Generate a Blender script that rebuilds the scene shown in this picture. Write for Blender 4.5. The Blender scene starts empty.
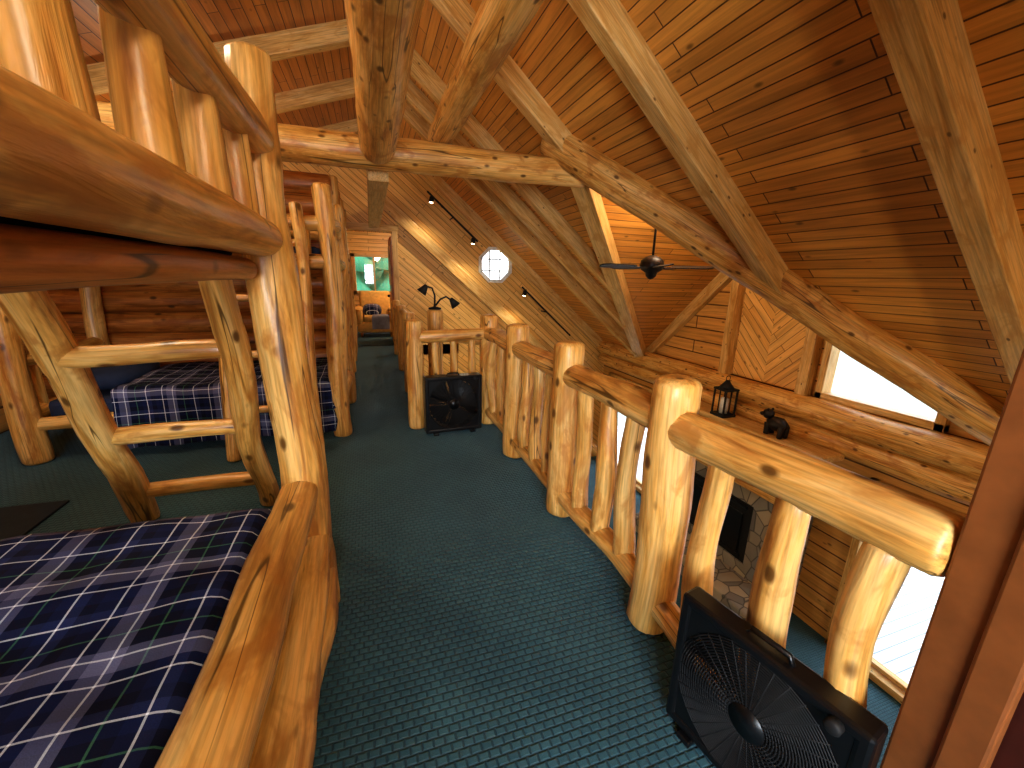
import bpy, bmesh, math, random
from mathutils import Vector, Matrix, noise
from mathutils.geometry import tessellate_polygon
random.seed(7)
V = Vector
sc = bpy.context.scene

# ------------------------------------------------------------------ materials
def new_mat(name):
    m = bpy.data.materials.new(name); m.use_nodes = True
    nt = m.node_tree
    return m, nt, nt.nodes, nt.links, nt.nodes['Principled BSDF']

def ramp(N, stops, interp='LINEAR'):
    r = N.new('ShaderNodeValToRGB'); e = r.color_ramp.elements
    r.color_ramp.interpolation = interp
    while len(e) < len(stops): e.new(0.5)
    for i, (p, c) in enumerate(stops):
        e[i].position = p
        e[i].color = (c[0], c[1], c[2], 1) if hasattr(c, '__len__') else (c, c, c, 1)
    return r

def restmap(N, L, scale):
    a = N.new('ShaderNodeAttribute'); a.attribute_name = 'rest'
    m = N.new('ShaderNodeMapping'); m.inputs['Scale'].default_value = scale
    L.new(a.outputs['Vector'], m.inputs['Vector'])
    return m.outputs['Vector']

def noise_n(N, L, vec, scale=1, detail=4, rough=.55, dist=0):
    n = N.new('ShaderNodeTexNoise'); n.inputs['Scale'].default_value = scale
    n.inputs['Detail'].default_value = detail; n.inputs['Roughness'].default_value = rough
    n.inputs['Distortion'].default_value = dist
    L.new(vec, n.inputs['Vector']); return n.outputs['Fac']

def mixc(N, L, mode, fac, a, b):
    m = N.new('ShaderNodeMix'); m.data_type = 'RGBA'; m.blend_type = mode
    for s, v in ((m.inputs[0], fac), (m.inputs[6], a), (m.inputs[7], b)):
        if isinstance(v, bpy.types.NodeSocket): L.new(v, s)
        elif hasattr(v, '__len__'): s.default_value = (v[0], v[1], v[2], 1)
        elif s == m.inputs[0]: s.default_value = v
        else: s.default_value = (v, v, v, 1)
    return m.outputs[2]

def log_mat(name, light, mid, dark, rough=.42, knot=.19, checks=True):
    m, nt, N, L, P = new_mat(name)
    n1 = noise_n(N, L, restmap(N, L, (12, 12, 1.6)), 1, 5, .62, .8)
    r1 = ramp(N, [(.32, dark), (.46, mid), (.62, light)]); L.new(n1, r1.inputs[0])
    n2 = noise_n(N, L, restmap(N, L, (90, 90, 3)), 1, 3)
    r2 = ramp(N, [(.3, .60), (.6, 1.0)]); L.new(n2, r2.inputs[0])
    c = mixc(N, L, 'MULTIPLY', 1.0, r1.outputs[0], r2.outputs[0])
    n3 = noise_n(N, L, restmap(N, L, (7, 7, 3.5)), 1, 4, .6, .6)
    r4 = ramp(N, [(.54, 0.0), (.64, .7)]); L.new(n3, r4.inputs[0])
    c = mixc(N, L, 'MIX', r4.outputs[0], c, dark)
    vo = N.new('ShaderNodeTexVoronoi'); vo.inputs['Scale'].default_value = 1
    L.new(restmap(N, L, (9, 9, 5)), vo.inputs['Vector'])
    r3 = ramp(N, [(0, 1.0), (knot*.55, .9), (knot, .0)]); L.new(vo.outputs['Distance'], r3.inputs[0])
    c = mixc(N, L, 'MIX', r3.outputs[0], c, tuple(v*.28 for v in dark))
    if checks:
        n5 = noise_n(N, L, restmap(N, L, (16, 16, .55)), 1, 1, .4, .15)
        r5 = ramp(N, [(.487, 0), (.496, 1), (.504, 1), (.513, 0)]); L.new(n5, r5.inputs[0])
        n6 = noise_n(N, L, restmap(N, L, (3, 3, 1.2)), 1, 1)
        r6 = ramp(N, [(.50, 0), (.56, .85)]); L.new(n6, r6.inputs[0])
        k = mixc(N, L, 'MULTIPLY', 1.0, r5.outputs[0], r6.outputs[0])
        c = mixc(N, L, 'MIX', k, c, tuple(v*.15 for v in dark))
    L.new(c, P.inputs['Base Color'])
    P.inputs['Roughness'].default_value = rough
    P.inputs['Coat Weight'].default_value = .12
    P.inputs['Coat Roughness'].default_value = .25
    b = N.new('ShaderNodeBump'); b.inputs['Strength'].default_value = .55; b.inputs['Distance'].default_value = .012
    L.new(n1, b.inputs['Height']); L.new(b.outputs[0], P.inputs['Normal'])
    return m

def board_mat(name, c1, c2, groove, row=.13, width=2.6, rough=.42, knots=True, mort=.005):
    m, nt, N, L, P = new_mat(name)
    a = N.new('ShaderNodeAttribute'); a.attribute_name = 'rest'
    s = N.new('ShaderNodeSeparateXYZ'); L.new(a.outputs['Vector'], s.inputs[0])
    cb = N.new('ShaderNodeCombineXYZ'); L.new(s.outputs[2], cb.inputs[0]); L.new(s.outputs[0], cb.inputs[1])
    br = N.new('ShaderNodeTexBrick'); L.new(cb.outputs[0], br.inputs['Vector'])
    br.inputs['Scale'].default_value = 1; br.inputs['Brick Width'].default_value = width
    br.inputs['Row Height'].default_value = row; br.inputs['Mortar Size'].default_value = mort
    br.inputs['Mortar Smooth'].default_value = .3
    br.offset = .37; br.offset_frequency = 2
    br.inputs['Color1'].default_value = (0, 0, 0, 1); br.inputs['Color2'].default_value = (1, 1, 1, 1)
    br.inputs['Mortar'].default_value = (.5, .5, .5, 1)
    base = mixc(N, L, 'MIX', br.outputs['Color'], c1, c2)
    n1 = noise_n(N, L, restmap(N, L, (22, 22, 1.1)), 1, 5, .6, .8)
    r1 = ramp(N, [(.3, .66), (.6, 1.05)]); L.new(n1, r1.inputs[0])
    c = mixc(N, L, 'MULTIPLY', 1.0, base, r1.outputs[0])
    if knots:
        vo = N.new('ShaderNodeTexVoronoi'); vo.inputs['Scale'].default_value = 1
        L.new(restmap(N, L, (6.5, 1, 3.2)), vo.inputs['Vector'])
        r3 = ramp(N, [(0, 1.0), (.06, .8), (.13, .0)]); L.new(vo.outputs['Distance'], r3.inputs[0])
        c = mixc(N, L, 'MIX', r3.outputs[0], c, tuple(v*.25 for v in c1))
    c = mixc(N, L, 'MIX', br.outputs['Fac'], c, groove)
    L.new(c, P.inputs['Base Color'])
    P.inputs['Roughness'].default_value = rough
    inv = N.new('ShaderNodeMath'); inv.operation = 'SUBTRACT'; inv.inputs[0].default_value = 1
    L.new(br.outputs['Fac'], inv.inputs[1])
    b = N.new('ShaderNodeBump'); b.inputs['Strength'].default_value = .5; b.inputs['Distance'].default_value = .008
    L.new(inv.outputs[0], b.inputs['Height']); L.new(b.outputs[0], P.inputs['Normal'])
    return m

def plain(name, col, rough=.5, metal=0, emit=None, es=1):
    m, nt, N, L, P = new_mat(name)
    n = noise_n(N, L, restmap(N, L, (14, 14, 14)), 1, 3)
    r = ramp(N, [(.3, tuple(v*.82 for v in col)), (.7, tuple(min(1, v*1.12) for v in col))])
    L.new(n, r.inputs[0]); L.new(r.outputs[0], P.inputs['Base Color'])
    P.inputs['Roughness'].default_value = rough; P.inputs['Metallic'].default_value = metal
    if emit:
        P.inputs['Emission Color'].default_value = (*emit, 1); P.inputs['Emission Strength'].default_value = es
    return m

M = {}
M['log'] = log_mat('peeled_log', (.86, .54, .19), (.74, .39, .095), (.44, .17, .028))
M['log_bunk'] = log_mat('bunk_log', (.86, .53, .18), (.73, .38, .09), (.42, .16, .026), .36, .2)
M['log_red'] = log_mat('aged_log', (.62, .25, .055), (.50, .17, .030), (.27, .08, .011))
M['beam'] = log_mat('sawn_beam', (.78, .52, .21), (.70, .42, .135), (.52, .27, .065), .45, .1, False)
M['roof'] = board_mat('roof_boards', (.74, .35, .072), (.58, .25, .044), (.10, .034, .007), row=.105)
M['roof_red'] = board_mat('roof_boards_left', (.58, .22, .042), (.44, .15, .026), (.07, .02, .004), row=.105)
M['wallb'] = board_mat('wall_boards', (.84, .52, .17), (.74, .41, .11), (.24, .10, .022), row=.105)
M['logwall'] = board_mat('log_siding', (.72, .39, .11), (.62, .31, .075), (.12, .045, .012), row=.22, width=6, mort=.012)
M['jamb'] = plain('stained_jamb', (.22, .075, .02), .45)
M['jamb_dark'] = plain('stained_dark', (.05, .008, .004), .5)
M['black'] = plain('black_plastic', (.005, .005, .006), .35)
M['black_matte'] = plain('black_metal', (.006, .006, .007), .7)
M['white'] = plain('white_paint', (.8, .8, .78), .4)
M['muntin'] = plain('muntin_paint', (.30, .27, .22), .5)
M['bronze'] = plain('bronze', (.02, .014, .011), .45, .4)
M['bulb'] = plain('lit_bulb', (1, .85, .6), .4, 0, (1, .78, .45), 14)
M['fabric'] = plain('dark_fabric', (.015, .025, .06), .9)
M['pillow'] = plain('gold_upholstery', (.70, .42, .12), .9)
M['throw'] = plain('grey_throw', (.20, .20, .24), .95)
M['shade'] = plain('lamp_shade', (.9, .75, .5), .8, 0, (1, .7, .35), 1.2)
M['rubber'] = plain('mat_rubber', (.012, .022, .035), .9)
M['tree'] = plain('foliage', (.06, .28, .14), .9)
M['bark'] = plain('bark', (.12, .07, .04), .9)
M['grass'] = plain('grass', (.38, .42, .36), .95)
M['deck'] = board_mat('deck_boards', (.76, .79, .82), (.66, .70, .74), (.24, .27, .30), row=.14, knots=False, mort=.01)

def carpet():
    m, nt, N, L, P = new_mat('teal_carpet')
    v = restmap(N, L, (1, 1, 1))
    br = N.new('ShaderNodeTexBrick'); L.new(v, br.inputs['Vector'])
    br.inputs['Scale'].default_value = 1; br.inputs['Brick Width'].default_value = .036
    br.inputs['Row Height'].default_value = .028; br.inputs['Mortar Size'].default_value = .006
    br.inputs['Mortar Smooth'].default_value = 1.0
    br.inputs['Color1'].default_value = (.040, .116, .146, 1); br.inputs['Color2'].default_value = (.030, .093, .122, 1)
    br.inputs['Mortar'].default_value = (.012, .042, .058, 1)
    n = noise_n(N, L, restmap(N, L, (1.3, 1.3, 1.3)), 1, 3)
    r = ramp(N, [(.3, .72), (.7, 1.18)]); L.new(n, r.inputs[0])
    c = mixc(N, L, 'MULTIPLY', 1.0, br.outputs['Color'], r.outputs[0])
    n2 = noise_n(N, L, restmap(N, L, (300, 300, 300)), 1, 2)
    r2 = ramp(N, [(.3, .7), (.7, 1.25)]); L.new(n2, r2.inputs[0])
    c = mixc(N, L, 'MULTIPLY', 1.0, c, r2.outputs[0])
    L.new(c, P.inputs['Base Color']); P.inputs['Roughness'].default_value = .7
    P.inputs['Specular IOR Level'].default_value = .35
    P.inputs['Sheen Weight'].default_value = .25; P.inputs['Sheen Tint'].default_value = (.5, .8, 1, 1)
    inv = N.new('ShaderNodeMath'); inv.operation = 'SUBTRACT'; inv.inputs[0].default_value = 1
    L.new(br.outputs['Fac'], inv.inputs[1])
    b = N.new('ShaderNodeBump'); b.inputs['Strength'].default_value = .6; b.inputs['Distance'].default_value = .008
    L.new(inv.outputs[0], b.inputs['Height']); L.new(b.outputs[0], P.inputs['Normal'])
    return m
M['carpet'] = carpet()

def plaid():
    m, nt, N, L, P = new_mat('plaid_cotton')
    a = N.new('ShaderNodeAttribute'); a.attribute_name = 'rest'
    s = N.new('ShaderNodeSeparateXYZ'); L.new(a.outputs['Vector'], s.inputs[0])
    navy = (.006, .011, .050); blk = (.004, .005, .018); lav = (.13, .13, .22); wht = (.85, .88, .92); grn = (.07, .20, .10); mid = (.02, .028, .09)
    stops = [(0, navy), (.14, wht), (.156, navy), (.24, lav), (.36, wht), (.376, lav), (.44, blk), (.58, grn), (.597, blk), (.70, navy), (.80, wht), (.814, mid), (.90, blk)]
    outs = []
    for k in (0, 1):
        md = N.new('ShaderNodeMath'); md.operation = 'MULTIPLY'; md.inputs[1].default_value = 1/.31
        L.new(s.outputs[k], md.inputs[0])
        fr = N.new('ShaderNodeMath'); fr.operation = 'FRACT'; L.new(md.outputs[0], fr.inputs[0])
        r = ramp(N, stops, 'CONSTANT'); L.new(fr.outputs[0], r.inputs[0]); outs.append(r.outputs[0])
    c = mixc(N, L, 'MIX', .5, outs[0], outs[1])
    n = noise_n(N, L, restmap(N, L, (400, 400, 400)), 1, 2)
    r2 = ramp(N, [(.3, .8), (.7, 1.2)]); L.new(n, r2.inputs[0])
    c = mixc(N, L, 'MULTIPLY', 1.0, c, r2.outputs[0])
    L.new(c, P.inputs['Base Color']); P.inputs['Roughness'].default_value = .85
    P.inputs['Specular IOR Level'].default_value = .2
    return m
M['plaid'] = plaid()

def stone():
    m, nt, N, L, P = new_mat('field_stone')
    v = restmap(N, L, (4.2, 4.2, 5))
    vo = N.new('ShaderNodeTexVoronoi'); vo.inputs['Scale'].default_value = 1; L.new(v, vo.inputs['Vector'])
    ve = N.new('ShaderNodeTexVoronoi'); ve.feature = 'DISTANCE_TO_EDGE'; ve.inputs['Scale'].default_value = 1; L.new(v, ve.inputs['Vector'])
    bw = N.new('ShaderNodeSeparateColor'); L.new(vo.outputs['Color'], bw.inputs[0])
    r = ramp(N, [(0, (.34, .29, .22)), (.35, (.22, .21, .20)), (.6, (.46, .37, .25)), (1, (.16, .15, .14))]); L.new(bw.outputs[0], r.inputs[0])
    re = ramp(N, [(0, 1.0), (.06, 0.0)]); L.new(ve.outputs['Distance'], re.inputs[0])
    c = mixc(N, L, 'MIX', re.outputs[0], r.outputs[0], (.08, .07, .06))
    L.new(c, P.inputs['Base Color']); P.inputs['Roughness'].default_value = .8
    b = N.new('ShaderNodeBump'); b.inputs['Distance'].default_value = .03; L.new(ve.outputs['Distance'], b.inputs['Height']); L.new(b.outputs[0], P.inputs['Normal'])
    return m
M['stone'] = stone()

def glass():
    m = bpy.data.materials.new('window_glass'); m.use_nodes = True
    N = m.node_tree.nodes; L = m.node_tree.links
    N.clear()
    o = N.new('ShaderNodeOutputMaterial'); t = N.new('ShaderNodeBsdfTransparent'); g = N.new('ShaderNodeBsdfGlossy')
    g.inputs['Roughness'].default_value = .02; t.inputs[0].default_value = (.93, .95, .96, 1)
    x = N.new('ShaderNodeMixShader'); x.inputs[0].default_value = .10
    L.new(t.outputs[0], x.inputs[1]); L.new(g.outputs[0], x.inputs[2]); L.new(x.outputs[0], o.inputs[0])
    return m
M['glass'] = glass()

# ------------------------------------------------------------------ mesh builder
def frame_from(axis):
    z = axis.normalized()
    h = V((0, 0, 1)) if abs(z.z) < .9 else V((1, 0, 0))
    x = h.cross(z).normalized(); y = z.cross(x)
    return x, y, z

class B:
    def __init__(s, name):
        s.name = name; s.v = []; s.f = []; s.r = []; s.m = []; s.sm = []; s.mats = []
    def mi(s, k):
        if k not in s.mats: s.mats.append(k)
        return s.mats.index(k)
    def add(s, vs, fs, rest, mat, smooth=True):
        o = len(s.v); s.v += [tuple(p) for p in vs]; s.r += [tuple(p) for p in rest]
        i = s.mi(mat)
        for f in fs:
            s.f.append([a+o for a in f]); s.m.append(i); s.sm.append(smooth)
    def log(s, p0, p1, r0, r1=None, mat='log', seg=16, lump=.10, bend=.012, step=.07, ends=(1, 1)):
        p0 = V(p0); p1 = V(p1); r1 = r0 if r1 is None else r1
        ax = p1-p0; Ln = ax.length; x, y, z = frame_from(ax)
        rnd = V((random.uniform(-50, 50), random.uniform(-50, 50), random.uniform(-50, 50)))
        n = max(3, int(Ln/step)); ts = [i/n for i in range(n+1)]
        def rr(t): return r0+(r1-r0)*t
        prof = [(0, .5), (.1, .74), (.3, .9), (.6, .98)]
        pts = []
        if ends[0]:
            for d, k in prof: pts.append((d*r0*.5/Ln, k))
        for t in ts:
            if (ends[0] and t*Ln < r0*.45) or (ends[1] and (1-t)*Ln < r1*.45): continue
            pts.append((t, 1))
        if ends[1]:
            for d, k in reversed(prof): pts.append((1-d*r1*.5/Ln, k))
        vs = []; rs = []; fs = []
        for t, k in pts:
            w = min(1, 4*t*(1-t)+.0)
            c = p0+ax*t + (x*noise.noise(rnd+V((t*Ln*1.1, 0, 0))) + y*noise.noise(rnd+V((0, t*Ln*1.1, 9))))*bend*4*w*min(1, Ln)
            for j in range(seg):
                a = 2*math.pi*j/seg; ca, sa = math.cos(a), math.sin(a)
                q = rnd+V((ca*.9, sa*.9, t*Ln*2.2))
                R = rr(t)*k*(1+lump*noise.noise(q)*1.2+lump*.5*noise.noise(q*2.7))
                vs.append(c+x*(ca*R)+y*(sa*R)); rs.append(rnd+V((ca*R, sa*R, t*Ln)))
        m = len(pts)
        for i in range(m-1):
            for j in range(seg):
                k2 = (j+1) % seg
                fs.append([i*seg+j, i*seg+k2, (i+1)*seg+k2, (i+1)*seg+j])
        fs.append(list(reversed(range(seg)))); fs.append([(m-1)*seg+j for j in range(seg)])
        s.add(vs, fs, rs, mat, True)
    def box(s, c, size, mat, rot=None, bev=.006, smooth=False):
        bm = bmesh.new(); bmesh.ops.create_cube(bm, size=1)
        for v in bm.verts: v.co = V((v.co.x*size[0], v.co.y*size[1], v.co.z*size[2]))
        if bev > 0: bmesh.ops.bevel(bm, geom=bm.edges[:], offset=min(bev, min(size)*.3), segments=2, affect='EDGES', profile=.5)
        bm.verts.index_update()
        Rm = rot if rot is not None else Matrix.Identity(3)
        la = max(range(3), key=lambda i: size[i]); o = [i for i in range(3) if i != la]
        rnd = V((random.uniform(-20, 20), random.uniform(-20, 20), random.uniform(-20, 20)))
        vs = [V(c)+Rm@v.co for v in bm.verts]
        rs = [V((v.co[o[0]], v.co[o[1]], v.co[la]))+rnd for v in bm.verts]
        s.add(vs, [[v.index for v in f.verts] for f in bm.faces], rs, mat, smooth); bm.free()
    def beam(s, p0, p1, w, h, mat, up=(0, 0, 1), bev=.008):
        p0 = V(p0); p1 = V(p1); z = (p1-p0); Ln = z.length; z.normalize()
        u = V(up); x = u.cross(z).normalized(); y = z.cross(x)
        R = Matrix((x, y, z)).transposed()
        s.box((p0+p1)/2, (w, h, Ln), mat, R, bev)
    def tube(s, pts, r, mat, seg=8, closed=False):
        pts = [V(p) for p in pts]; n = len(pts); vs = []; rs = []; fs = []
        for i, p in enumerate(pts):
            a = pts[(i-1) % n] if (closed or i > 0) else p
            b = pts[(i+1) % n] if (closed or i < n-1) else p
            x, y, z = frame_from(b-a)
            for j in range(seg):
                t = 2*math.pi*j/seg; q = x*math.cos(t)*r+y*math.sin(t)*r
                vs.append(p+q); rs.append(p+q)
        for i in range(n if closed else n-1):
            for j in range(seg):
                i2 = (i+1) % n; k = (j+1) % seg
                fs.append([i*seg+j, i*seg+k, i2*seg+k, i2*seg+j])
        if not closed:
            fs.append(list(reversed(range(seg)))); fs.append([(n-1)*seg+j for j in range(seg)])
        s.add(vs, fs, rs, mat, True)
    def lathe(s, prof, o, mat, axis=(0, 0, 1), seg=24):
        x, y, z = frame_from(V(axis)); o = V(o); vs = []; fs = []
        for r, h in prof:
            for j in range(seg):
                t = 2*math.pi*j/seg; vs.append(o+x*(r*math.cos(t))+y*(r*math.sin(t))+z*h)
        for i in range(len(prof)-1):
            for j in range(seg):
                k = (j+1) % seg; fs.append([i*seg+j, i*seg+k, (i+1)*seg+k, (i+1)*seg+j])
        fs.append(list(reversed(range(seg)))); fs.append([(len(prof)-1)*seg+j for j in range(seg)])
        s.add(vs, fs, vs, mat, True)
    def ell(s, c, rad, mat, rot=None, e=1.0, nu=20, nv=14, noisea=0):
        vs = []; fs = []; Rm = rot if rot is not None else Matrix.Identity(3)
        sp = lambda a: math.copysign(abs(a)**e, a)
        for i in range(nv+1):
            ph = -math.pi/2+math.pi*i/nv
            for j in range(nu):
                th = 2*math.pi*j/nu
                p = V((rad[0]*sp(math.cos(ph))*sp(math.cos(th)), rad[1]*sp(math.cos(ph))*sp(math.sin(th)), rad[2]*sp(math.sin(ph))))
                if noisea: p *= 1+noisea*noise.noise(p*4/max(rad)+V(c)*3)
                vs.append(V(c)+Rm@p)
        for i in range(nv):
            for j in range(nu):
                k = (j+1) % nu; fs.append([i*nu+j, i*nu+k, (i+1)*nu+k, (i+1)*nu+j])
        s.add(vs, fs, vs, mat, True)
    def slab(s, outer, holes, thick, mat, along):
        loops = [[V(p) for p in outer]]+[[V(p) for p in h] for h in holes]
        al = V(along).normalized(); th = V(thick); nn = th.normalized(); ac = nn.cross(al).normalized()
        flat = [p for l in loops for p in l]; tris = tessellate_polygon(loops); n = len(flat)
        rf = lambda p: V((p.dot(ac), p.dot(nn), p.dot(al)))
        vs = flat+[p+th for p in flat]
        fs = [list(t) for t in tris]+[[a+n for a in reversed(t)] for t in tris]
        o = 0
        for l in loops:
            m = len(l)
            for i in range(m):
                j = (i+1) % m; fs.append([o+i, o+j, n+o+j, n+o+i])
            o += m
        s.add(vs, fs, [rf(p) for p in vs], mat, False)
    def cloth(s, x0, x1, y0, y1, z, dx0, dx1, dy0, dy1, mat='plaid', r=.06, step=.04, wr=.012, rot90=False):
        def fold(u, a, b, da, db):
            if u < a+r:
                t = (a+r)-u
                if t < r*1.57: return a+r-r*math.sin(t/r), r-r*math.cos(t/r)
                return a, r+(t-r*1.57)
            if u > b-r:
                t = u-(b-r)
                if t < r*1.57: return b-r+r*math.sin(t/r), r-r*math.cos(t/r)
                return b, r+(t-r*1.57)
            return u, 0
        nx = int((x1+dx1-x0+dx0)/step); ny = int((y1+dy1-y0+dy0)/step)
        vs = []; rs = []; fs = []
        for i in range(nx+1):
            for j in range(ny+1):
                u = x0-dx0+(x1+dx1-x0+dx0)*i/nx; w = y0-dy0+(y1+dy1-y0+dy0)*j/ny
                X, d1 = fold(u, x0, x1, dx0, dx1); Y, d2 = fold(w, y0, y1, dy0, dy1)
                q = V((u*2.3, w*2.3, z*5))
                dn = noise.noise(q)*wr*2+noise.noise(q*3)*wr
                drop = max(d1, d2)
                fl = min(1, drop/.3)
                Z = z-drop+dn*(1-fl)
                if d1 > r: X += (math.sin(w*17)*.012+dn)*fl+(-.012*fl if u < x0 else .012*fl)
                if d2 > r: Y += (math.sin(u*17)*.012+dn)*fl+(-.012*fl if w < y0 else .012*fl)
                vs.append((X, Y, Z)); rs.append((u+.1, w+.06, 0) if not rot90 else (w, u, 0))
        for i in range(nx):
            for j in range(ny):
                a = i*(ny+1)+j; fs.append([a, a+ny+1, a+ny+2, a+1])
        s.add(vs, fs, rs, mat, True)
    def done(s, parent=None):
        me = bpy.data.meshes.new(s.name); me.from_pydata(s.v, [], s.f)
        for k in s.mats: me.materials.append(M[k])
        me.polygons.foreach_set('material_index', s.m); me.polygons.foreach_set('use_smooth', s.sm)
        at = me.attributes.new('rest', 'FLOAT_VECTOR', 'POINT')
        at.data.foreach_set('vector', [c for p in s.r for c in p])
        me.update()
        bm = bmesh.new(); bm.from_mesh(me); bmesh.ops.recalc_face_normals(bm, faces=bm.faces[:]); bm.to_mesh(me); bm.free()
        o = bpy.data.objects.new(s.name, me); sc.collection.objects.link(o)
        if parent: o.parent = parent
        return o

# ------------------------------------------------------------------ geometry constants
ZG = -3.2            # great-room floor
XR = 5.6             # right gable wall
YF = 9.0             # far wall
YB = -2.5            # wall behind camera
XL = -3.2            # left wall
RX, RZ = .3, 4.308   # ridge
zr = lambda x: 4.56-.841*x
zl = lambda x: RZ-.344*(RX-x)
GY, GZ, GS = 4.25, 2.8, .92
AX = (4.56-GZ)/.841
dv = (GZ-zr(XR))/GS

# ------------------------------------------------------------------ room shell
b = B('floor')
b.slab([(XL, YB, 0), (1.19, YB, 0), (1.19, 3.97, 0), (.47, 3.97, 0), (.47, YF, 0), (XL, YF, 0)], [], (0, 0, -.22), 'carpet', (0, 1, 0))
b.slab([(-2.2, YF, 0), (1.8, YF, 0), (1.8, 12.6, 0), (-2.2, 12.6, 0)], [], (0, 0, -.22), 'carpet', (0, 1, 0))
b.r = [(p[0], p[1], p[2]) for p in b.v]
b.done()
b = B('floor_great_room')
b.slab([(XL, YB, ZG), (XR, YB, ZG), (XR, YF, ZG), (XL, YF, ZG)], [], (0, 0, -.1), 'carpet', (0, 1, 0))
b.r = [(p[0], p[1], p[2]) for p in b.v]
b.done()

b = B('ceiling')
zrx = zr(XR)
b.slab([(RX, YB, RZ), (XR, YB, zrx), (XR, GY-dv, zrx), (AX, GY, GZ), (XR, GY+dv, zrx), (XR, YF, zrx), (RX, YF, RZ)], [], V((.841, 0, 1)).normalized()*.08, 'roof', (0, 1, 0))
b.slab([(AX, GY, GZ), (XR, GY, GZ), (XR, GY-dv, zrx)], [], V((0, -GS, 1)).normalized()*.06, 'roof', (1, 0, 0))
b.slab([(AX, GY, GZ), (XR, GY, GZ), (XR, GY+dv, zrx)], [], V((0, GS, 1)).normalized()*.06, 'roof', (1, 0, 0))
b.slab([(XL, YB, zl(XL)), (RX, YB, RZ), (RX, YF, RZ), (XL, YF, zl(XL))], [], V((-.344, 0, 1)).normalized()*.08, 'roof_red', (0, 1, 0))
b.slab([(-2.2, YF+.1, 2.6), (1.8, YF+.1, 2.6), (1.8, 12.6, 2.6), (-2.2, 12.6, 2.6)], [], (0, 0, .08), 'roof', (0, 1, 0))
b.done()

OC = V((2.63, YF, 1.73)); OR = .37
octo = lambda R, y: [(OC.x+R*math.cos(math.radians(22.5+45*i)), y, OC.z+R*math.sin(math.radians(22.5+45*i))) for i in range(8)]
b = B('wall_far')
b.slab([(XL, YF, ZG), (XR, YF, ZG), (XR, YF, zrx), (RX, YF, RZ), (XL, YF, zl(XL))],
       [octo(OR, YF), [(-.46, YF, 0), (.48, YF, 0), (.48, YF, 2.3), (-.46, YF, 2.3)]], (0, .12, 0), 'wallb', (.765, 0, -.643))
b.done()
b = B('wall_left')
b.slab([(XL, YB, ZG), (XL, YF, ZG), (XL, YF, zl(XL)), (XL, YB, zl(XL))], [], (-.12, 0, 0), 'logwall', (0, 1, 0)); b.done()
b = B('wall_back')
b.slab([(XL, YB, ZG), (XR, YB, ZG), (XR, YB, zrx), (RX, YB, RZ), (XL, YB, zl(XL))], [[(-1.5, YB, .9), (.2, YB, .9), (.2, YB, 2.1), (-1.5, YB, 2.1)]], (0, -.12, 0), 'logwall', (1, 0, 0)); b.done()

D1 = (.75, 2.78, -3.14, -.8)
D2 = (6.35, 8.55, -3.14, -.8)
W1 = [(2.35, .06), (3.6, .06), (3.6, 1.95), (2.35, .82)]
rect = lambda d: [(XR, d[0], d[2]), (XR, d[1], d[2]), (XR, d[1], d[3]), (XR, d[0], d[3])]
b = B('wall_right')
b.slab([(XR, YB, ZG), (XR, YF, ZG), (XR, YF, zrx), (XR, GY+dv, zrx), (XR, GY, GZ), (XR, GY-dv, zrx), (XR, YB, zrx)],
       [rect(D1), rect(D2), [(XR, y, z) for y, z in W1]], (.15, 0, 0), 'logwall', (0, 1, 0))
b.done()

b = B('wall_partition')
z = .11
while z < 2.5:
    b.log((XL, 5.15, z), (-.34, 5.15, z), .115, None, 'log_red', 12, .05, .003, .15)
    z += .205
b.done()
b = B('wall_corridor')
b.slab([(-.42, 5.2, 0), (-.42, YF, 0), (-.42, YF, 2.5), (-.42, 5.2, 2.5)], [], (-.1, 0, 0), 'wallb', (0, 0, 1))
b.done()
for (y, r, h) in ((5.3, .085, 2.35), (5.85, .07, 2.3), (6.5, .075, 2.3), (7.4, .07, 2.3)):
    b = B('log_column'); b.log((-.36, y, 0), (-.36, y, h+.15), r, r*.9, 'log', 12, .2, .02); b.done()

b = B('wall_near_right')
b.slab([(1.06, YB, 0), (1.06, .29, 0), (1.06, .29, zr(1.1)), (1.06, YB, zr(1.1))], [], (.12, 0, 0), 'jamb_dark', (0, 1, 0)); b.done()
b = B('trim_jamb')
b.box((1.115, .325, 1.75), (.17, .085, 3.5), 'jamb', None, .006)
b.box((1.035, .265, 1.75), (.03, .06, 3.5), 'jamb', None, .006)
b.done()

b = B('trim_loft_edge')
b.box((1.215, 2.1, -.12), (.05, 3.8, .30), 'beam'); b.box((.83, 3.995, -.12), (.8, .05, .30), 'beam'); b.box((.495, 6.5, -.12), (.05, 5, .30), 'beam')
b.done()
b = B('beam_loft_support'); b.log((1.05, -2.4, -.42), (1.05, 4.0, -.42), .14); b.done()

# ------------------------------------------------------------------ rafters & logs
nR = V((.841, 0, 1)).normalized()
def rafter_right(y, x0, x1, w=.15, h=.2):
    b = B('rafter'); off = -nR*(h/2-.01)
    b.beam(V((x0, y, zr(x0)))+off, V((x1, y, zr(x1)))+off, w, h, 'beam', nR)
    b.done()
for y, x1 in ((-1.5, XR), (-.05, XR), (1.4, 5.2), (2.85, 3.62), (4.25, 2.1), (5.75, 3.73), (6.5, 4.5), (7.2, 5.3), (8.88, XR)):
    rafter_right(y, RX, x1)
nL = V((-.344, 0, 1)).normalized()
for y in (-1.5, 1.4, 2.85, 4.3, 5.75, 7.2, 8.88):
    b = B('rafter'); off = -nL*.09
    b.beam(V((XL, y, zl(XL)))+off, V((RX, y, RZ))+off, .15, .2, 'beam', nL); b.done()
b = B('beam_ridge'); b.beam((RX, YB, RZ-.16), (RX, YF, RZ-.16), .12, .28, 'beam'); b.done()

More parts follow.
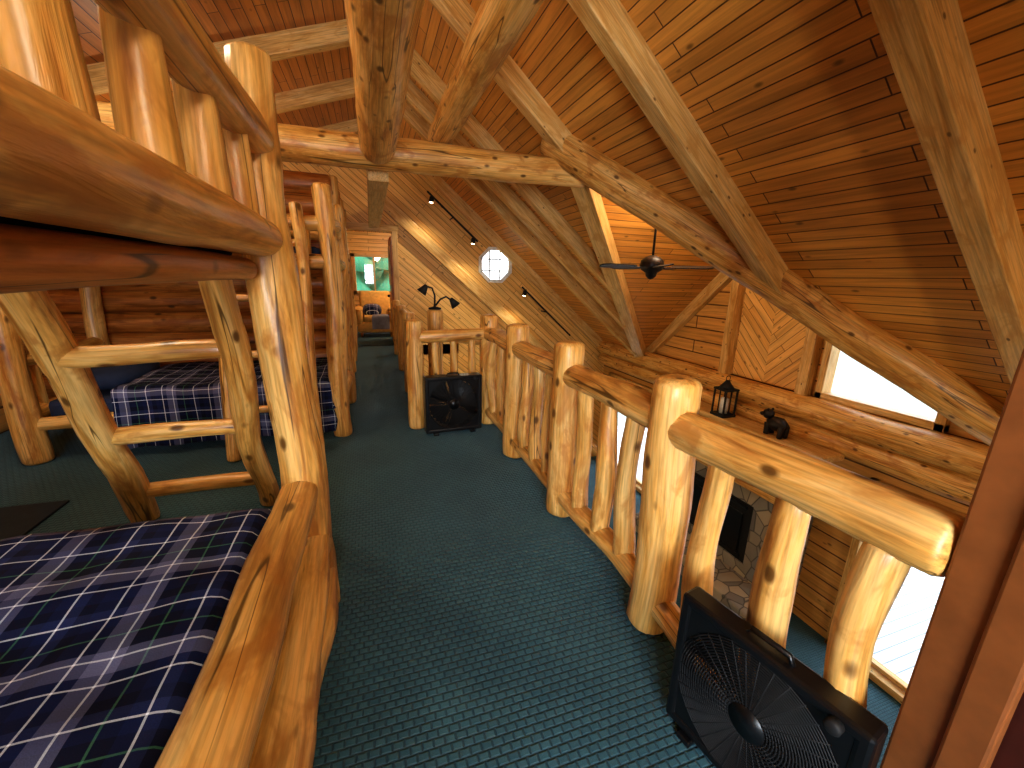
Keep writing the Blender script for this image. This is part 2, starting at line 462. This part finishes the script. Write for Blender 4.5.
b = B('valley_log'); b.log((1.86, 4.46, 2.90), (5.22, 1.42, .12), .175, .19, 'log', 20, .06, .008, .1); b.done()
b = B('valley_beam'); b.beam((2.05, GY-.02, 2.74), (XR-.05, GY+dv-.05, zrx-.02), .22, .2, 'beam', (-.5, -.5, 1)); b.done()
b = B('tie_log'); b.log((XL+.02, 4.42, 2.54), (2.45, 4.42, 2.58), .15, .14, 'log', 20, .05, .006, .1); b.done()
b = B('purlin_log'); b.log((.12, YB+.02, 2.60), (.13, 4.28, 2.57), .165, .155, 'log', 20, .06, .006, .1); b.done()
b = B('purlin_log'); b.log((.78, YB+.02, 2.88), (.76, 4.75, 2.83), .135, .125, 'log', 20, .05, .006, .1); b.done()
b = B('beam_corridor'); b.beam((.13, 4.56, 2.45), (.13, YF, 2.45), .2, .22, 'beam'); b.done()
b = B('plate_log'); b.log((XR-.13, YB+.02, -.16), (XR-.13, YF-.02, -.14), .17, .17, 'log', 20, .05, .006, .12); b.done()
b = B('plate_log'); b.log((XR-.08, YB+.02, -.47), (XR-.08, YF-.02, -.45), .15, .15, 'log', 20, .05, .006, .12); b.done()

b = B('trim_far_diagonal'); b.beam((.30, YF-.06, 2.86), (4.1, YF-.06, -.47), .12, .22, 'beam', (0.66, 0, .75)); b.done()

b = B('trim_gable')
b.beam((XR-.06, GY+dv, zrx-.06), (XR-.06, GY, GZ-.14), .12, .24, 'beam', (0, .68, .73))
b.beam((XR-.06, GY-dv, zrx-.06), (XR-.06, GY, GZ-.14), .12, .24, 'beam', (0, -.68, .73))
for y in (5.14, 3.80): b.beam((XR-.06, y, .0), (XR-.06, y, GZ-.92*abs(y-GY)-.15), .14, .2, 'beam', (1, 0, 0))
b.done()
b = B('trim_chevron_panel')
x = XR-.02
b.slab([(x, 5.04, .02), (x, 4.47, .02), (x, 4.47, 2.5), (x, 5.04, 2.0)], [], (.015, 0, 0), 'wallb', (0, 1, 1))
b.slab([(x, 4.47, .02), (x, 3.9, .02), (x, 3.9, 2.3), (x, 4.47, 2.5)], [], (.015, 0, 0), 'wallb', (0, -1, 1))
b.done()

def framed(name, pts, w=.09, d=.12, glass=True, mat='beam', muntin=None):
    b = B(name); n = len(pts)
    for i in range(n):
        p = V((XR, *pts[i])); q = V((XR, *pts[(i+1) % n])); dr = (q-p).normalized()
        b.beam(p-dr*w/2, q+dr*w/2, d+.06, w, mat, V((1, 0, 0)).cross(dr))
    if glass: b.slab([(XR+.07, *p) for p in pts], [], (.008, 0, 0), 'glass', (0, 1, 0))
    if muntin:
        for p, q in muntin: b.beam((XR+.05, *p), (XR+.05, *q), .05, .09, mat, (1, 0, 0))
    return b.done()
framed('window_1', W1)
def rp(d): return [(d[0], d[2]), (d[1], d[2]), (d[1], d[3]), (d[0], d[3])]
framed('door_1', rp(D1), muntin=[((1.77, -3.14), (1.77, -.8)), ((.85, -3.05), (2.7, -3.05)), ((1.67, -3.14), (1.67, -.8)), ((1.87, -3.14), (1.87, -.8)), ((.75, -1.15), (2.78, -1.15)), ((2.68, -3.14), (2.68, -.8))])
framed('door_2', rp(D2), muntin=[((7.45, -3.14), (7.45, -.8)), ((6.4, -3.05), (8.5, -3.05)), ((6.4, -1.15), (8.5, -1.15))])

b = B('window_2')
o1 = octo(OR, YF-.03)
for i in range(8):
    p = V(o1[i]); q = V(o1[(i+1) % 8]); dr = (q-p).normalized()
    b.beam(p-dr*.02, q+dr*.02, .06, .07, 'white', V((0, 1, 0)).cross(dr))
for k in (-.12, .12):
    b.box((OC.x+k, YF+.03, OC.z), (.025, .03, 2*OR-.06), 'muntin'); b.box((OC.x, YF+.03, OC.z+k), (2*OR-.06, .03, .025), 'muntin')
b.slab(octo(OR, YF+.06), [], (0, .006, 0), 'glass', (1, 0, 0))
b.done()

b = B('door_frame')
b.box((-.49, YF-.03, 1.15), (.11, .1, 2.3), 'beam'); b.box((.51, YF-.03, 1.15), (.11, .1, 2.3), 'beam'); b.box((.01, YF-.03, 2.36), (1.16, .1, .13), 'beam'); b.done()
b = B('door_3')
b.box((.44, YF+.57, 1.12), (.04, .86, 2.2), 'log_red'); b.box((.41, YF+.57, 1.65), (.02, .6, .8), 'beam'); b.box((.41, YF+.57, .65), (.02, .6, .8), 'beam')
b.ell((.38, YF+.92, 1.0), (.03, .03, .03), 'bronze'); b.done()

b = B('wall_bedroom_far')
b.slab([(-2.2, 12.6, 0), (1.8, 12.6, 0), (1.8, 12.6, 2.6), (-2.2, 12.6, 2.6)], [[(-.38, 12.6, 1.0), (.62, 12.6, 1.0), (.62, 12.6, 1.95), (-.38, 12.6, 1.95)]], (0, .12, 0), 'wallb', (1, 0, 0)); b.done()
b = B('wall_bedroom_left'); b.slab([(-2.2, YF+.12, 0), (-2.2, 12.6, 0), (-2.2, 12.6, 2.6), (-2.2, YF+.12, 2.6)], [], (-.1, 0, 0), 'wallb', (0, 1, 0)); b.done()
b = B('wall_bedroom_right'); b.slab([(1.8, YF+.12, 0), (1.8, 12.6, 0), (1.8, 12.6, 2.6), (1.8, YF+.12, 2.6)], [], (.1, 0, 0), 'wallb', (0, 1, 0)); b.done()
b = B('window_3')
for (c, s_) in (((-.42, 12.56, 1.475), (.09, .1, 1.1)), ((.66, 12.56, 1.475), (.09, .1, 1.1)), ((.12, 12.56, .97), (1.17, .1, .09)), ((.12, 12.56, 1.98), (1.17, .1, .09)), ((.12, 12.6, 1.475), (.04, .05, 1.0))):
    b.box(c, s_, 'beam')
b.slab([(-.38, 12.66, 1.0), (.62, 12.66, 1.0), (.62, 12.66, 1.95), (-.38, 12.66, 1.95)], [], (0, .006, 0), 'glass', (1, 0, 0)); b.done()
b = B('armchair'); ax_, ay_ = .08, 10.7
b.box((ax_, ay_, .24), (.86, .78, .26), 'pillow', None, .05, True)
b.box((ax_, ay_-.06, .43), (.58, .66, .16), 'pillow', None, .06, True)
b.box((ax_, ay_+.30, .74), (.74, .22, .66), 'pillow', Matrix.Rotation(math.radians(-8), 3, 'X'), .09, True)
for s_ in (-1, 1):
    b.box((ax_+s_*.39, ay_-.02, .46), (.17, .76, .34), 'pillow', None, .07, True)
    b.ell((ax_+s_*.39, ay_-.02, .64), (.10, .38, .06), 'pillow', None, .8)
    for yy in (-.3, .3): b.lathe([(.025, 0), (.035, .12)], (ax_+s_*.34, ay_+yy, 0), 'log_red')
b.ell((ax_-.08, ay_-.02, .62), (.22, .09, .16), 'plaid', Matrix.Rotation(math.radians(-20), 3, 'X'), .75)
b.cloth(ax_-.10, ax_+.30, ay_-.40, ay_+.05, .535, .02, .02, .32, .0, 'throw', .04, .04, .01)
b.done()
b = B('floor_lamp')
b.lathe([(.13, 0), (.13, .02), (.02, .04)], (.83, 11.6, 0), 'bronze'); b.tube([(.83, 11.6, .03), (.83, 11.6, 1.35)], .012, 'bronze')
b.lathe([(.17, 1.28), (.11, 1.52)], (.83, 11.6, 0), 'shade'); b.done()

# ------------------------------------------------------------------ railing
PX = 1.07
b = B('log_railing')
posts = [1.20, 2.10, 3.00, 3.84]
for y in posts: b.log((PX, y, 0), (PX, y, 1.11), .094, .088, 'log', 18, .14, .008)
b.log((.36, 3.88, 0), (.36, 3.88, 1.06), .085, .08, 'log', 18, .1, .006)
ends = [.37]+posts
for i in range(4):
    y0, y1 = ends[i], ends[i+1]
    b.log((PX, y0-.0, .955 if i == 0 else .93), (PX, y1, .92), .070, .070, 'log', 18, .14, .010)
    b.log((PX, y0, .15), (PX, y1, .15), .058, .055, 'log', 16, .14, .010)
    for k in range(3):
        y = y0+(y1-y0)*(k+1)/4
        if i == 0: y = (.475, .70, .95)[k]
        b.log((PX+.01, y, .15), (PX, y, .90), .052, .042, 'log', 14, .26, .018, .05)
b.log((.36, 3.88, .90), (PX, 3.84, .93), .06, .06, 'log', 14); b.log((.36, 3.88, .15), (PX, 3.84, .15), .05, .05, 'log', 14)
for x in (.55, .72, .90): b.log((x, 3.87, .15), (x, 3.87, .88), .04, .034, 'log', 10, .15)
b.done()
b = B('log_railing')
for y in (5.2, 6.5, 7.9): b.log((.42, y, 0), (.42, y, 1.02), .075, .07, 'log', 12)
b.log((.42, 3.95, .9), (.42, 8.9, .9), .05, .05, 'log', 12); b.log((.42, 3.95, .15), (.42, 8.9, .15), .045, .045, 'log', 12)
y = 4.2
while y < 8.9:
    b.log((.42, y, .15), (.42, y, .9), .035, .03, 'log', 8, .15); y += .24
b.done()
b = B('stair_newel'); b.log((.66, 4.62, ZG), (.66, 4.62, 1.10), .09, .085, 'log', 16)
b.log((1.25, 4.62, ZG), (1.25, 4.62, .95), .08, .075, 'log', 14); b.log((.66, 4.62, .8), (1.25, 4.62, .72), .05, .05, 'log', 12)
b.log((1.25, 4.62, .7), (2.9, 4.62, -.9), .055, .055, 'log', 12); b.done()
b = B('gooseneck_lamp')
b.lathe([(.07, 0), (.07, .015), (.015, .03), (.012, .05)], (.66, 4.62, 1.10), 'black_matte')
b.tube([(.66, 4.62, 1.13), (.66, 4.6, 1.25), (.63, 4.58, 1.33), (.56, 4.55, 1.35)], .010, 'black_matte')
b.tube([(.66, 4.62, 1.13), (.72, 4.6, 1.21), (.78, 4.58, 1.24), (.84, 4.58, 1.20)], .010, 'black_matte')
b.lathe([(.02, 0), (.03, .03), (.055, .10), (.05, .10)], (.57, 4.55, 1.36), 'black_matte', (-.6, 0, -.8))
b.lathe([(.02, 0), (.03, .03), (.055, .10), (.05, .10)], (.83, 4.58, 1.22), 'black_matte', (.6, 0, -.8))
b.done()

# ------------------------------------------------------------------ box fan
def box_fan(loc, ang, tilt=0, S=.52, T=.12):
    b = B('box_fan'); h = S/2; q = S/.52
    R = Matrix.Rotation(ang, 3, 'Z') @ Matrix.Rotation(tilt, 3, 'X')
    for sx in (-1, 1): b.box((sx*(h-.018), 0, 0), (.036, T, S), 'black', None, .015)
    for sz in (-1, 1): b.box((0, 0, sz*(h-.018)), (S-.03, T, .036), 'black', None, .015)
    for sx in (-1, 1):
        for sz in (-1, 1):
            c = V((sx*(h-.03), 0, sz*(h-.03)))
            pts = [(c.x, -T*.42, c.z)]
            for i in range(7):
                a = math.radians(90*i/6); pts.append((sx*(h-.03)*math.cos(a), -T*.42, sz*(h-.03)*math.sin(a)))
            b.slab(pts, [], (0, T*.84, 0), 'black', (0, 0, 1))
    for fy in (-T*.46, T*.46):
        for i in range(1, 29):
            r = .238*q*i/28
            b.tube([(r*math.cos(t*math.pi/18), fy, r*math.sin(t*math.pi/18)) for t in range(36)], .0025, 'black_matte', 4, True)
        for i in range(36):
            a = math.pi*2*i/36; b.tube([(.03*math.cos(a), fy, .03*math.sin(a)), (.243*q*math.cos(a), fy, .243*q*math.sin(a))], .0024, 'black_matte', 4)
        b.lathe([(.05, -.004), (.05, .004)], (0, fy, 0), 'black', (0, 1, 0), 20)
    b.lathe([(.05, -.04*T/.12), (.055, 0), (.05, .03)], (0, 0, 0), 'black', (0, 1, 0), 20)
    for i in range(5):
        a0 = 2*math.pi*i/5; vs = []; fs = []
        for u in range(7):
            r = .045+.175*q*u/6
            for w in range(5):
                a = a0+(w/4-.5)*(.95+.25*u/6); y = (w/4-.5)*.05
                vs.append(V((r*math.cos(a), y, r*math.sin(a))))
        for u in range(6):
            for w in range(4): k = u*5+w; fs.append([k, k+1, k+6, k+5])
        b.add(vs, fs, vs, 'black', True)
    b.tube([(-.06, 0, h-.005), (-.05, 0, h+.018), (.05, 0, h+.018), (.06, 0, h-.005)], .008, 'black')
    b.lathe([(.018, 0), (.018, .02), (.012, .024)], (h-.07, -T*.5, h-.03), 'black_matte', (0, -1, 0), 14)
    for sx in (-1, 1): b.box((sx*.17*q, 0, -h-.011), (.05, T+.03, .022), 'black')
    z0 = h+.022
    b.v = [tuple(V(loc)+R@V(p)+V((0, 0, z0))) for p in b.v]
    return b.done()
box_fan((.955, .605, 0), math.radians(-79), 0, .49, .075)
box_fan((.68, 3.69, 0), math.radians(3), 0, .54, .12)

# ------------------------------------------------------------------ bunk beds
BK = 'log_bunk'
def slats(b, x0, x1, y0, y1, z, mat='log_red'):
    b.box(((x0+x1)/2, (y0+y1)/2, z), (x1-x0, y1-y0, .03), mat)
b = B('log_bunk_bed')
x0, x1, y0, y1 = -1.86, -.33, -.45, 1.72
b.log((x1+.03, y1, 0), (x1-.0, y1, 2.14), .10, .066, BK, 20, .22, .012)
b.log((x0, y1, 0), (x0, y1, 2.1), .085, .07, BK, 16, .15)
b.log((x1, y0, 0), (x1, y0, 2.1), .085, .07, BK, 16, .15)
b.log((x0, y0, 0), (x0, y0, 2.1), .085, .07, BK, 16, .15)
b.log((x1, y0, 1.56), (x1-.005, y1-.06, 1.56), .070, .062, BK, 20, .10, .004)
b.log((x1-.04, y0, 1.46), (x1-.05, y1-.14, 1.46), .038, .034, 'log_red', 18, .06, .003)
b.log((x1+.01, y0, 1.89), (x1, y1-.03, 1.87), .060, .058, BK, 20, .10, .005)
for y in (-.1, .14, .40, .675, .935, 1.19, 1.45): b.log((x1-.01, y, 1.57), (x1-.01, y, 1.86), .046, .038, BK, 14, .14, .004)
b.log((x0, y0, 1.5), (x0, y1, 1.5), .07, .065, BK, 14); b.log((x0, y0, 1.88), (x0, y1, 1.88), .06, .06, BK, 14)
for y in (y0, y1):
    b.log((x0, y, 1.5), (x1-.03, y, 1.5), .05, .05, BK, 14)
    b.log((x0, y, .36), (x1-.03, y, .36), .06, .06, BK, 14)
b.log((x0, y0, 1.88), (x1, y0, 1.88), .06, .06, BK, 14)
b.log((x0, y1, 1.88), (-1.15, y1, 1.88), .05, .05, BK, 14)
slats(b, x0+.05, x1-.05, y0+.05, y1-.05, 1.46)
b.log((x1, y0, .57), (x1+.01, y1-.03, .60), .078, .070, BK, 22, .14, .008)
b.log((x1+.035, y0, .40), (x1+.035, y1-.01, .36), .072, .072, BK, 22, .30, .016)
b.log((x1+.03, y0, .2), (x1+.04, y1-.02, .17), .080, .078, BK, 22, .30, .02)
b.log((x0, y0, .5), (x0, y1, .5), .08, .075, BK, 14)
slats(b, x0+.05, x1-.05, y0+.05, y1-.05, .33)
b.box(((x0+x1)/2, .61, .45), (x1-x0-.16, 1.98, .20), 'fabric', None, .05)
b.cloth(x0+.07, x1-.075, -.4, 1.62, .60, .1, .1, .1, .22, 'plaid', .05, .025, .013)
b.box(((x0+x1)/2, .61, 1.535), (x1-x0-.16, 2.0, .10), 'fabric', None, .04)
b.done()
b = B('log_ladder')
L0, L1 = V((-1.37, 2.76, 0)), V((-1.14, 1.86, 1.44)); R0, R1 = V((-.70, 2.76, .0)), V((-.56, 1.86, 1.46))
b.log(L0, L1, .072, .06, BK, 18, .15, .014); b.log(R0, R1, .062, .055, BK, 18, .15, .014)
for t in (.17, .46, .77): b.log(L0.lerp(L1, t), R0.lerp(R1, t), .044, .042, BK, 14, .12, .008)
b.done()

b = B('log_bunk_bed')
x0, x1, y0, y1 = -2.48, -.31, 3.86, 4.92
b.log((x1, y0, 0), (x1-.03, y0, 2.15), .085, .075, BK, 18, .28, .02)
b.log((x1, y1-.02, 0), (x1, y1-.02, 2.15), .08, .07, BK, 18, .25, .02)
b.log((x0, y0, 0), (x0, y0, 1.95), .09, .075, BK, 16, .15); b.log((x0, y1, 0), (x0, y1, 1.95), .08, .07, BK, 16, .15)
for z in (.36, 1.55, 1.85):
    r = .06
    for y in ((y1,) if z == .36 else (y0, y1)): b.log((x0, y, z), (x1, y, z), r, r, BK, 14)
    for x in (x0, x1): b.log((x, y0, z), (x, y1, z), r, r, BK, 14)
b.log((x0, y0, .30), (x1, y0, .30), .05, .05, BK, 12)
for i in range(8): b.log((x0+.25+i*.25, y0, 1.55), (x0+.25+i*.25, y0, 1.85), .04, .036, BK, 10)
for i in range(4):
    b.log((x0, y0+.2+i*.2, .36), (x0, y0+.2+i*.2, .75), .03, .03, BK, 8)
b.log((x0, y0, .78), (x0, y1, .78), .05, .05, BK, 12)
slats(b, x0+.05, x1-.05, y0+.05, y1-.05, 1.5); slats(b, x0+.05, x1-.05, y0+.05, y1-.05, .25)
b.box(((x0+x1)/2, (y0+y1)/2, .36), (x1-x0-.16, y1-y0-.14, .2), 'fabric', None, .04)
b.box(((x0+x1)/2, (y0+y1)/2, 1.6), (x1-x0-.16, y1-y0-.14, .14), 'fabric', None, .04)
b.cloth(x0+.55, x1-.07, y0-.07, y1-.06, .56, 0, .25, .46, .05, 'plaid', .05, .035, .016)
b.ell((x0+.33, (y0+y1)/2, .57), (.24, .4, .1), 'fabric', None, .7)
b.done()
b = B('log_ladder')
L0, L1 = V((-1.10, 3.50, 0)), V((-1.08, 3.77, 1.95)); R0, R1 = V((-.50, 3.50, 0)), V((-.52, 3.77, 1.98))
b.log(L0, L1, .05, .045, BK, 14, .12); b.log(R0, R1, .052, .045, BK, 14, .12)
for t in (.2, .42, .64, .85): b.log(L0.lerp(L1, t), R0.lerp(R1, t), .03, .03, BK, 10)
b.done()
b = B('floor_mat'); b.box((-2.45, 2.75, .008), (1.1, .7, .016), 'rubber', None, .004); b.done()

b = B('hanging_jacket')
b.ell((-.72, 3.66, 1.70), (.09, .05, .24), 'fabric', None, .8, 18, 14, .25); b.ell((-.72, 3.68, 1.92), (.04, .04, .06), 'fabric'); b.done()

# ------------------------------------------------------------------ ceiling fan
b = B('ceiling_fan'); fx, fy, fz = 3.2, 4.27, 1.62
b.lathe([(.07, 0), (.06, -.05), (.02, -.08)], (fx, fy, 2.78), 'bronze'); b.tube([(fx, fy, 2.75), (fx, fy, fz+.1)], .014, 'bronze')
b.lathe([(.03, .14), (.08, .12), (.13, .08), (.14, .02), (.12, -.03), (.07, -.06), (.06, -.1), (.03, -.13), (.005, -.14)], (fx, fy, fz), 'bronze', (0, 0, 1), 28)
for i in range(5):
    a = math.radians(72*i+32); R = Matrix.Rotation(a, 3, 'Z') @ Matrix.Rotation(math.radians(13), 3, 'X')
    b.box(V((fx, fy, fz))+R@V((.17, 0, 0)), (.14, .03, .01), 'bronze', R, .003)
    pts = [(.22, -.045), (.28, -.065), (.58, -.075), (.66, -.05), (.68, 0), (.66, .05), (.58, .075), (.28, .065), (.22, .045)]
    vs = [V((fx, fy, fz))+R@V((p[0], p[1], z)) for z in (0, .012) for p in pts]; n = len(pts)
    fs = [list(reversed(range(n))), list(range(n, 2*n))]+[[k, (k+1) % n, n+(k+1) % n, n+k] for k in range(n)]
    b.add(vs, fs, vs, 'bronze', False)
b.done()

# ------------------------------------------------------------------ track lights
WARM = (1, .87, .65)
def spot(loc, target, power, size=70, col=WARM, r=.04):
    l = bpy.data.lights.new('spot', 'SPOT'); l.energy = power; l.color = col; l.spot_size = math.radians(size); l.spot_blend = 1; l.shadow_soft_size = r
    o = bpy.data.objects.new('spot_light', l); sc.collection.objects.link(o); o.location = loc
    o.rotation_euler = (V(target)-V(loc)).to_track_quat('-Z', 'Y').to_euler(); return o
def track(p0, p1, heads, target_off, power):
    b = B('track_light'); b.beam(p0, p1, .035, .03, 'black_matte', (0, 1, 0)); p0 = V(p0); p1 = V(p1)
    b.tube([p0.lerp(p1, .5), p0.lerp(p1, .5)+V((0, .34, 0))], .012, 'black_matte')
    sp = []
    for t in heads:
        p = p0.lerp(p1, t); d = V(target_off).normalized()
        b.tube([p, p+V((0, -.03, -.05))], .01, 'black_matte'); q = p+V((0, -.03, -.06))
        b.lathe([(.03, -.05), (.045, -.02), (.05, .09), (.042, .09), (.04, .07)], q, 'black_matte', d, 16)
        b.lathe([(.001, .078), (.038, .08)], q, 'bulb', d, 16)
        sp.append((q+d*.12, q+d*2))
    o = b.done()
    for a, c in sp:
        l = spot(a, c, power, 140); l.parent = o
track((1.14, YF-.35, 3.05), (2.15, YF-.35, 2.17), (.08, .9), (-.2, -.25, -.9), 60)
track((3.15, YF-.35, 1.28), (4.4, YF-.35, .18), (.05,), (-.3, -.25, -.9), 50)

# ------------------------------------------------------------------ great room
b = B('stone_fireplace')
b.slab([(5.15, 3.35, ZG), (5.15, 5.75, ZG), (5.15, 5.75, -1.35), (5.15, 3.35, -1.35)], [[(5.15, 3.9, -2.7), (5.15, 5.2, -2.7), (5.15, 5.2, -1.72), (5.15, 3.9, -1.72)]], (.44, 0, 0), 'stone', (0, 1, 0))
b.box((4.85, 4.55, ZG+.16), (.6, 2.6, .32), 'stone', None, .03)
b.box((5.2, 4.55, -2.21), (.06, 1.3, .98), 'black_matte', None, .01)
b.box((5.155, 4.55, -2.25), (.02, 1.0, .66), 'black', None, .01)
for z in (-1.80, -2.62): b.box((5.15, 4.55, z), (.02, 1.1, .05), 'black', None, .005)
b.beam((5.1, 3.2, -1.28), (5.1, 5.9, -1.28), .5, .14, 'log', (0, 0, 1), .03)
b.done()
b = B('ledge_shelf'); b.box((5.22, 4.5, -.60), (.46, 2.85, .09), 'beam', None, .02); b.done()
zt = -.555
b = B('lantern'); lx, ly = 5.14, 4.7
b.box((lx, ly, zt+.02), (.26, .26, .04), 'black_matte'); b.box((lx, ly, zt+.43), (.26, .26, .03), 'black_matte')
for sx in (-1, 1):
    for sy in (-1, 1): b.box((lx+sx*.11, ly+sy*.11, zt+.23), (.025, .025, .4), 'black_matte')
    b.box((lx+sx*.11, ly, zt+.23), (.012, .012, .4), 'black_matte'); b.box((lx, ly+sx*.11, zt+.23), (.012, .012, .4), 'black_matte')
b.lathe([(.15, 0), (.09, .06), (.04, .12), (.03, .13)], (lx, ly, zt+.44), 'black_matte', (0, 0, 1), 4)
b.tube([(lx+.04*math.cos(t*math.pi/8), ly, zt+.60+.04*math.sin(t*math.pi/8)) for t in range(16)], .006, 'black_matte', 6, True)
b.lathe([(.06, 0), (.06, .24), (.005, .26)], (lx, ly, zt+.04), 'white'); b.done()
b = B('bear_figurine'); cx, cy = 5.15, 3.80
b.ell((cx, cy, zt+.17), (.09, .15, .10), 'bronze', None, 1, 18, 12, .15)
b.ell((cx, cy+.15, zt+.27), (.065, .08, .07), 'bronze', None, 1, 14, 10, .1); b.ell((cx, cy+.23, zt+.25), (.03, .05, .03), 'bronze')
for s_ in (-1, 1):
    b.ell((cx+s_*.04, cy+.13, zt+.34), (.02, .012, .022), 'bronze')
    for yy in (-.1, .1): b.log((cx+s_*.05, cy+yy, zt), (cx+s_*.045, cy+yy, zt+.17), .035, .045, 'bronze', 10)
b.done()

# ------------------------------------------------------------------ outdoors
b = B('ground'); b.slab([(-90, -90, -3.6), (90, -90, -3.6), (90, 90, -3.6), (-90, 90, -3.6)], [], (0, 0, -.2), 'grass', (1, 0, 0)); b.done()
b = B('deck'); b.slab([(XR+.2, -3, -3.22), (11, -3, -3.22), (11, 11, -3.22), (XR+.2, 11, -3.22)], [], (0, 0, -.1), 'deck', (1, 0, 0))
b.done()
b = B('deck_railing')
for i in range(8): b.box((10.9, -2.5+i*1.9, -2.72), (.1, .1, 1.0), 'deck')
b.box((10.9, 4, -2.22), (.14, 14, .05), 'deck'); b.box((10.9, 4, -2.9), (.05, 14, .08), 'deck'); b.done()
random.seed(3)
for i in range(8):
    px, py = -4.5+i*.9+random.uniform(-.3, .3), 23+random.uniform(-2, 3)
    b = B('conifer_tree'); h = random.uniform(9, 12); g = -3.6
    b.log((px, py, g), (px, py, g+h*.8), .22, .06, 'bark', 8, .1, .02, .8)
    for k in range(7):
        t = k/7; z = g+h*(.15+.78*t); r = (1-t)*2.0+.3
        prof = [(.05, h*.16), (r*.45, h*.04), (r, -h*.03), (r*.55, -h*.02), (.05, 0)]
        o = len(b.v); b.lathe(prof, (px, py, z), 'tree', (0, 0, 1), 18)
        for q in range(o, len(b.v)):
            p = V(b.v[q]); a = noise.noise(p*2.5); b.v[q] = tuple(p+(p-V((px, py, p.z)))*a*.5+V((0, 0, a*.2)))
    b.done()

# ------------------------------------------------------------------ lights
def fill_light(name, loc, power, col=WARM, r=.12):  # added point fill to brighten the rooms, no fixture behind it
    l = bpy.data.lights.new(name, 'POINT'); l.energy = power; l.color = col; l.shadow_soft_size = r
    q = bpy.data.objects.new(name, l); sc.collection.objects.link(q); q.location = (loc[0], loc[1], loc[2]-.25)
fill_light('fill_a', (.45, -1.6, 2.75), 110, r=.2)  # added fill behind the camera for the near bunk logs
fill_light('fill_b', (3.0, -1.2, .5), 95)  # added fill, lifts the right roof from below
fill_light('fill_c', (-1.7, 2.7, 3.4), 65)  # added fill over the bunk area
fill_light('fill_d', (3.4, 4.0, 2.6), 50, r=.2)  # added fill, hidden by the near roof slope, lights the cross gable
fill_light('fill_e', (.9, 10.2, 2.5), 60)  # added fill for the far bedroom
fill_light('fill_f', (-1.8, 6.6, 2.3), 45)  # added fill hidden behind the partition, bounces off the ceiling
fill_light('fill_g', (.1, 6.2, -.5), 80)  # added fill hidden under the loft floor, for far wall and roof
fill_light('fill_h', (.4, 1.8, -.9), 50)  # added fill hidden under the loft, for the great room
def area(loc, target, sx, sy, power, col):
    l = bpy.data.lights.new('window_daylight', 'AREA'); l.shape = 'RECTANGLE'; l.size = sx; l.size_y = sy; l.energy = power; l.color = col
    o = bpy.data.objects.new('window_daylight', l); sc.collection.objects.link(o); o.location = loc
    o.rotation_euler = (V(target)-V(loc)).to_track_quat('-Z', 'Y').to_euler()
area((-.65, YB-.05, 1.5), (0, 3, .3), 1.6, 1.1, 160, (.78, .89, 1))

w = bpy.data.worlds.new('overcast_sky'); sc.world = w; w.use_nodes = True
N = w.node_tree.nodes; L = w.node_tree.links; bg = N['Background']
tc = N.new('ShaderNodeTexCoord'); sp = N.new('ShaderNodeSeparateXYZ'); L.new(tc.outputs['Generated'], sp.inputs[0])
r = ramp(N, [(0, (.95, .97, 1)), (1, (.65, .8, 1))]); L.new(sp.outputs[2], r.inputs[0]); L.new(r.outputs[0], bg.inputs[0])
bg.inputs[1].default_value = 4.5

# ------------------------------------------------------------------ camera
cam = bpy.data.cameras.new('camera'); cam.sensor_width = 36; cam.lens = 36*407/1024; cam.clip_start = .02; cam.clip_end = 300
co = bpy.data.objects.new('camera', cam); sc.collection.objects.link(co); sc.camera = co
fw = V((.3148, .915, -.2504)).normalized(); rt = V((.947, -.319, .0246)); rt = (rt-fw*rt.dot(fw)).normalized(); upv = rt.cross(fw)
Mx = Matrix((rt, upv, -fw)).transposed().to_4x4(); Mx.translation = V((0, 0, 1.45)); co.matrix_world = Mx
sc.view_settings.view_transform = 'Standard'
try: sc.view_settings.look = 'Medium High Contrast'
except Exception as e: print('look', e)
sc.view_settings.exposure = 0.1
